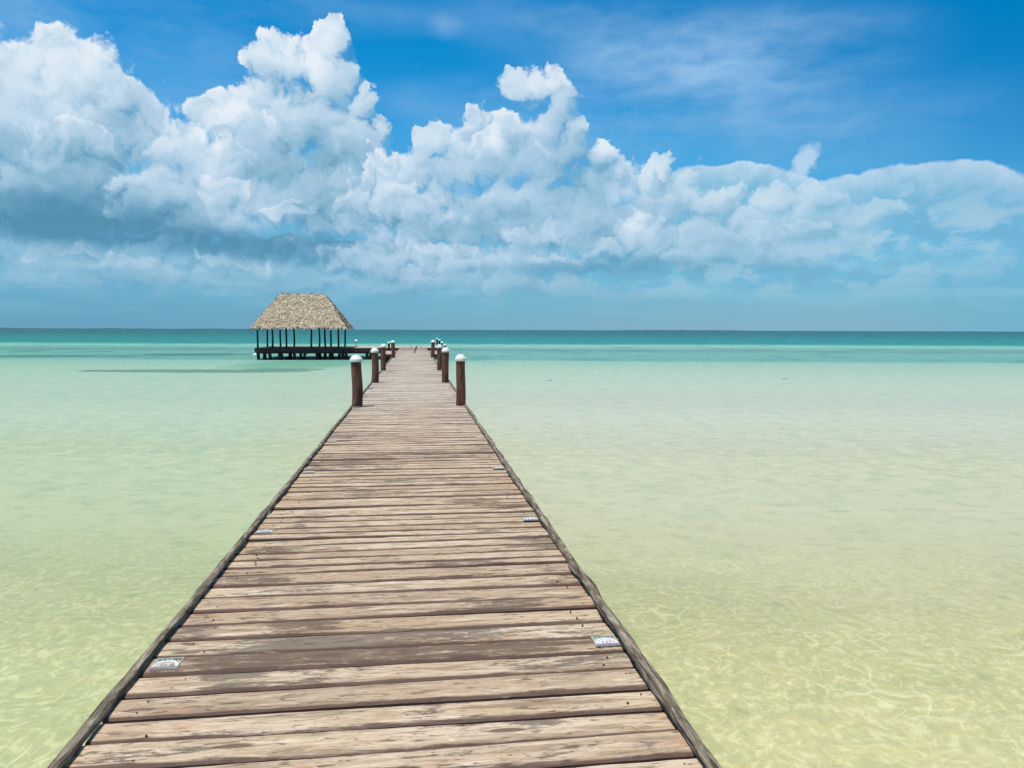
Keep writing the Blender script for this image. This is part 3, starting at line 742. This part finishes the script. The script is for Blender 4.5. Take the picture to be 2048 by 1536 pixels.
for i, px in enumerate(PX):
    Y = [Y0+.15, Y0+2.4, Y0+4.8, Y1-.5][i % 4] if i not in (0,2,6,9,12,15,17) else Y0+.12
    x = on_y(px, 710, Y).x; r = rp.uniform(.10, .16)
    b = MB(); x2 = x + rp.uniform(-.15, .15)
    b.tube([(x2, Y, -.9), (x*.5+x2*.5+.02, Y, 0), (x, Y, DZ-.345 if Y < Y0+.2 else DZ-.06)], [r*1.1, r*1.05, r], 10)
    if i in (1, 5, 8): b.beam((x2-.4, Y+.1, -.1), (x+.35, Y+.1, DZ-.35), .09)
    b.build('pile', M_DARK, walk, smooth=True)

# ------------------------------------------------------------------ thatched shelter
XA = on_y(505, 653, 65.6).x; XB = on_y(690, 653, 65.6).x
YA, YB = 65.6, 72.6; ZE = 2.86; ZR = on_y(600, 587.5, 69.1).z
RA = on_y(561, 587, 69.1).x; RB = on_y(649.5, 587, 69.1).x; YM = 69.1
sh = empty('thatched_shelter', 'open shelter on dark posts with steep hipped palm-thatch roof over the walkway', 'shelter', (0, 0, 0))
b = MB(); rt = random.Random(11)
def V3(x, y, z): return Vector((x, y, z))
c = [V3(XA,YA,ZE), V3(XB,YA,ZE), V3(XB,YB,ZE), V3(XA,YB,ZE)]; ra, rb = V3(RA,YM,ZR), V3(RB,YM,ZR)
base = [b.vert(p, rnd=.45) for p in c]; A, B_ = b.vert(ra, rnd=.5), b.vert(rb, rnd=.5)
b.face((base[0], base[1], B_, A)); b.face((base[1], base[2], B_)); b.face((base[2], base[3], A, B_)); b.face((base[3], base[0], A))
inn = [b.vert(p + V3(.25 if i in (0,3) else -.25, .25 if i < 2 else -.25, -.10), rnd=.1) for i, p in enumerate(c)]
ia, ib = b.vert(ra+V3(.1,0,-.35), rnd=.1), b.vert(rb+V3(-.1,0,-.35), rnd=.1)
for i in range(4): b.face((base[i], inn[i], inn[(i+1)%4], base[(i+1)%4]))
b.face((inn[1], inn[0], ia, ib)); b.face((inn[2], inn[1], ib)); b.face((inn[3], inn[2], ib, ia)); b.face((inn[0], inn[3], ia))
def sag(u, v): return .05*nz(u*1.1, v*.9, 2.0)
def thatch_face(p00, p10, p11, p01, rows, dens):
    """tufts of palm leaf in overlapping courses, p0x = eave, p1x.. = top edge"""
    nrm = (p10-p00).cross(p01-p00).normalized()
    if nrm.z < 0: nrm = -nrm
    for r in range(rows):
        v = (r)/rows
        a = p00.lerp(p01, v); e = p10.lerp(p11, v); L = (e-a).length; n = max(2, int(L*dens))
        dn = ((p00-p01).normalized() + (p10-p11).normalized()).normalized()
        for i in range(n):
            u = (i+rt.random())/n; vv = v + rt.uniform(-.6, .9)/rows
            vv = max(-.01, min(1, vv)); q = p00.lerp(p01, vv).lerp(p10.lerp(p11, vv), u)
            al = (p10-p00).normalized(); ln = rt.uniform(.25, .60); w = rt.uniform(.03, .10)
            dd = (dn + al*rt.gauss(0, .35)).normalized(); ww = dd.cross(nrm).normalized()
            lift = rt.uniform(.03, .13); lo = rt.uniform(-.01, .07); rv = min(1, max(0, rt.gauss(.58, .15)))
            t0 = q + nrm*lo; t1 = q + dd*ln*.55 + nrm*lift; t2 = q + dd*ln + nrm*(lift*.5+rt.uniform(-.02,.05))
            k = [b.vert(t0-ww*w*.6, rnd=rv), b.vert(t0+ww*w*.6, rnd=rv), b.vert(t1+ww*w, rnd=rv), b.vert(t1-ww*w, rnd=rv), b.vert(t2, rnd=rv)]
            b.face((k[0], k[1], k[2], k[3])); b.face((k[3], k[2], k[4]))
thatch_face(c[0], c[1], rb, ra, 30, 22); thatch_face(c[1], c[2], rb, rb, 26, 14); thatch_face(c[2], c[3], ra, rb, 16, 8); thatch_face(c[3], c[0], ra, ra, 26, 12)
# ragged fringe and ridge roll
for (p, q) in ((c[0], c[1]), (c[1], c[2]), (c[3], c[0])):
    n = int((q-p).length*22)
    for i in range(n):
        s = p.lerp(q, (i+rt.random())/n); al = (q-p).normalized(); w = rt.uniform(.02, .07); ln = rt.uniform(.05, .30); rv = rt.uniform(.3, .9)
        k = [b.vert(s-al*w, rnd=rv), b.vert(s+al*w, rnd=rv), b.vert(s+al*rt.uniform(-.03,.03)-V3(0,0,ln)+V3(0,rt.uniform(-.05,.05),0), rnd=rv)]
        b.face(k)
for (p, q) in ((ra, rb), (c[0], ra), (c[1], rb)):
    n = int((q-p).length*14)
    for i in range(n):
        s = p.lerp(q, (i+rt.random())/n) + V3(0, 0, rt.uniform(-.02, .03)); rv = rt.uniform(.45, 1.0)
        dd = V3(rt.uniform(-1,1), rt.uniform(-1,1), rt.uniform(-.9,-.3)).normalized(); ww = dd.cross(V3(0,0,1)).normalized(); w = rt.uniform(.04, .10)
        up_ = V3(0, 0, rt.uniform(.02, .07))
        k = [b.vert(s-ww*w+up_, rnd=rv), b.vert(s+ww*w+up_, rnd=rv), b.vert(s+dd*rt.uniform(.18,.34)+up_*.8, rnd=rv)]; b.face(k)
b.build('roof', M_THATCH, sh, recalc=False)
b = MB()
for y in (YA+.55, YB-1.3): b.box(XA+.4, XB-.4, y-.06, y+.06, ZE-.20, ZE-.07)
for x in (XA+.45, XB-.45): b.box(x-.06, x+.06, YA+.62, YB-1.37, ZE-.20, ZE-.07)
b.build('eave_beam', M_SHELTER, sh)
for row, Y in ((( 515.5,545,573,623,650,677), YA+.55), ((535,561,588.5,639,662,690.5), YB-1.3)):
    for i, px in enumerate(row):
        x = on_y(px, 690, Y).x; b = MB(); s = px*.37
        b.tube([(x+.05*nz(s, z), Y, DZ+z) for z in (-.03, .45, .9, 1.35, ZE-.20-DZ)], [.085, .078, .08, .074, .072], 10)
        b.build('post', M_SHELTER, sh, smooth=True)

# ------------------------------------------------------------------ small things far out
x = on_y(711.8, 690, 70.0).x
t = empty('walkway_lamp', 'small white mushroom-shaped lamp on a thin pinkish stem, on the walkway right of the shelter', 'lamp', (x, 70, DZ))
b = MB(); b.lathe([(.05, -.02), (.045, .05), (.030, .08), (.028, .52), (.05, .56)], (0,0,0), 12); b.build('stem', M_PINK, t, smooth=True)
b = MB(); b.lathe([(.02, .53), (.19, .54), (.195, .56), (.14, .64), (.06, .69), (.01, .70)], (0,0,0), 18); b.build('shade', M_WHITE, t, smooth=True)
x = on_y(829.0, 706, 52.0).x
b = MB(); b.tube([(0,0,-.02), (.02,0,.12), (.055,.01,.26), (.12,.02,.38), (.17,.02,.50)], [.045,.042,.055,.062,.028], 9)
o = b.build('leaning_stub', M_GREY, loc=(x, 52, DZ), smooth=True); tag(o, 'short grey leaning wooden stub standing alone in the middle of the far dock', 'wooden stub')
p = on_z(511, 711, 0)
b = MB(); t = empty('mooring_buoy', 'white mooring buoy floating beside the left end of the walkway', 'buoy', (p.x, p.y, 0))
b.lathe([(.03,-.12),(.12,-.09),(.17,0),(.17,.08),(.13,.15),(.05,.19),(.02,.20)], (0,0,0), 16)
o = b.build('float', M_WHITE, t, smooth=True); o.scale = (1.7, 1, 1)
b = MB(); b.tube([(-.03,0,.19),(-.02,0,.24),(.02,0,.24),(.03,0,.19)], .010, 6); b.build('ring', M_GREY, t)
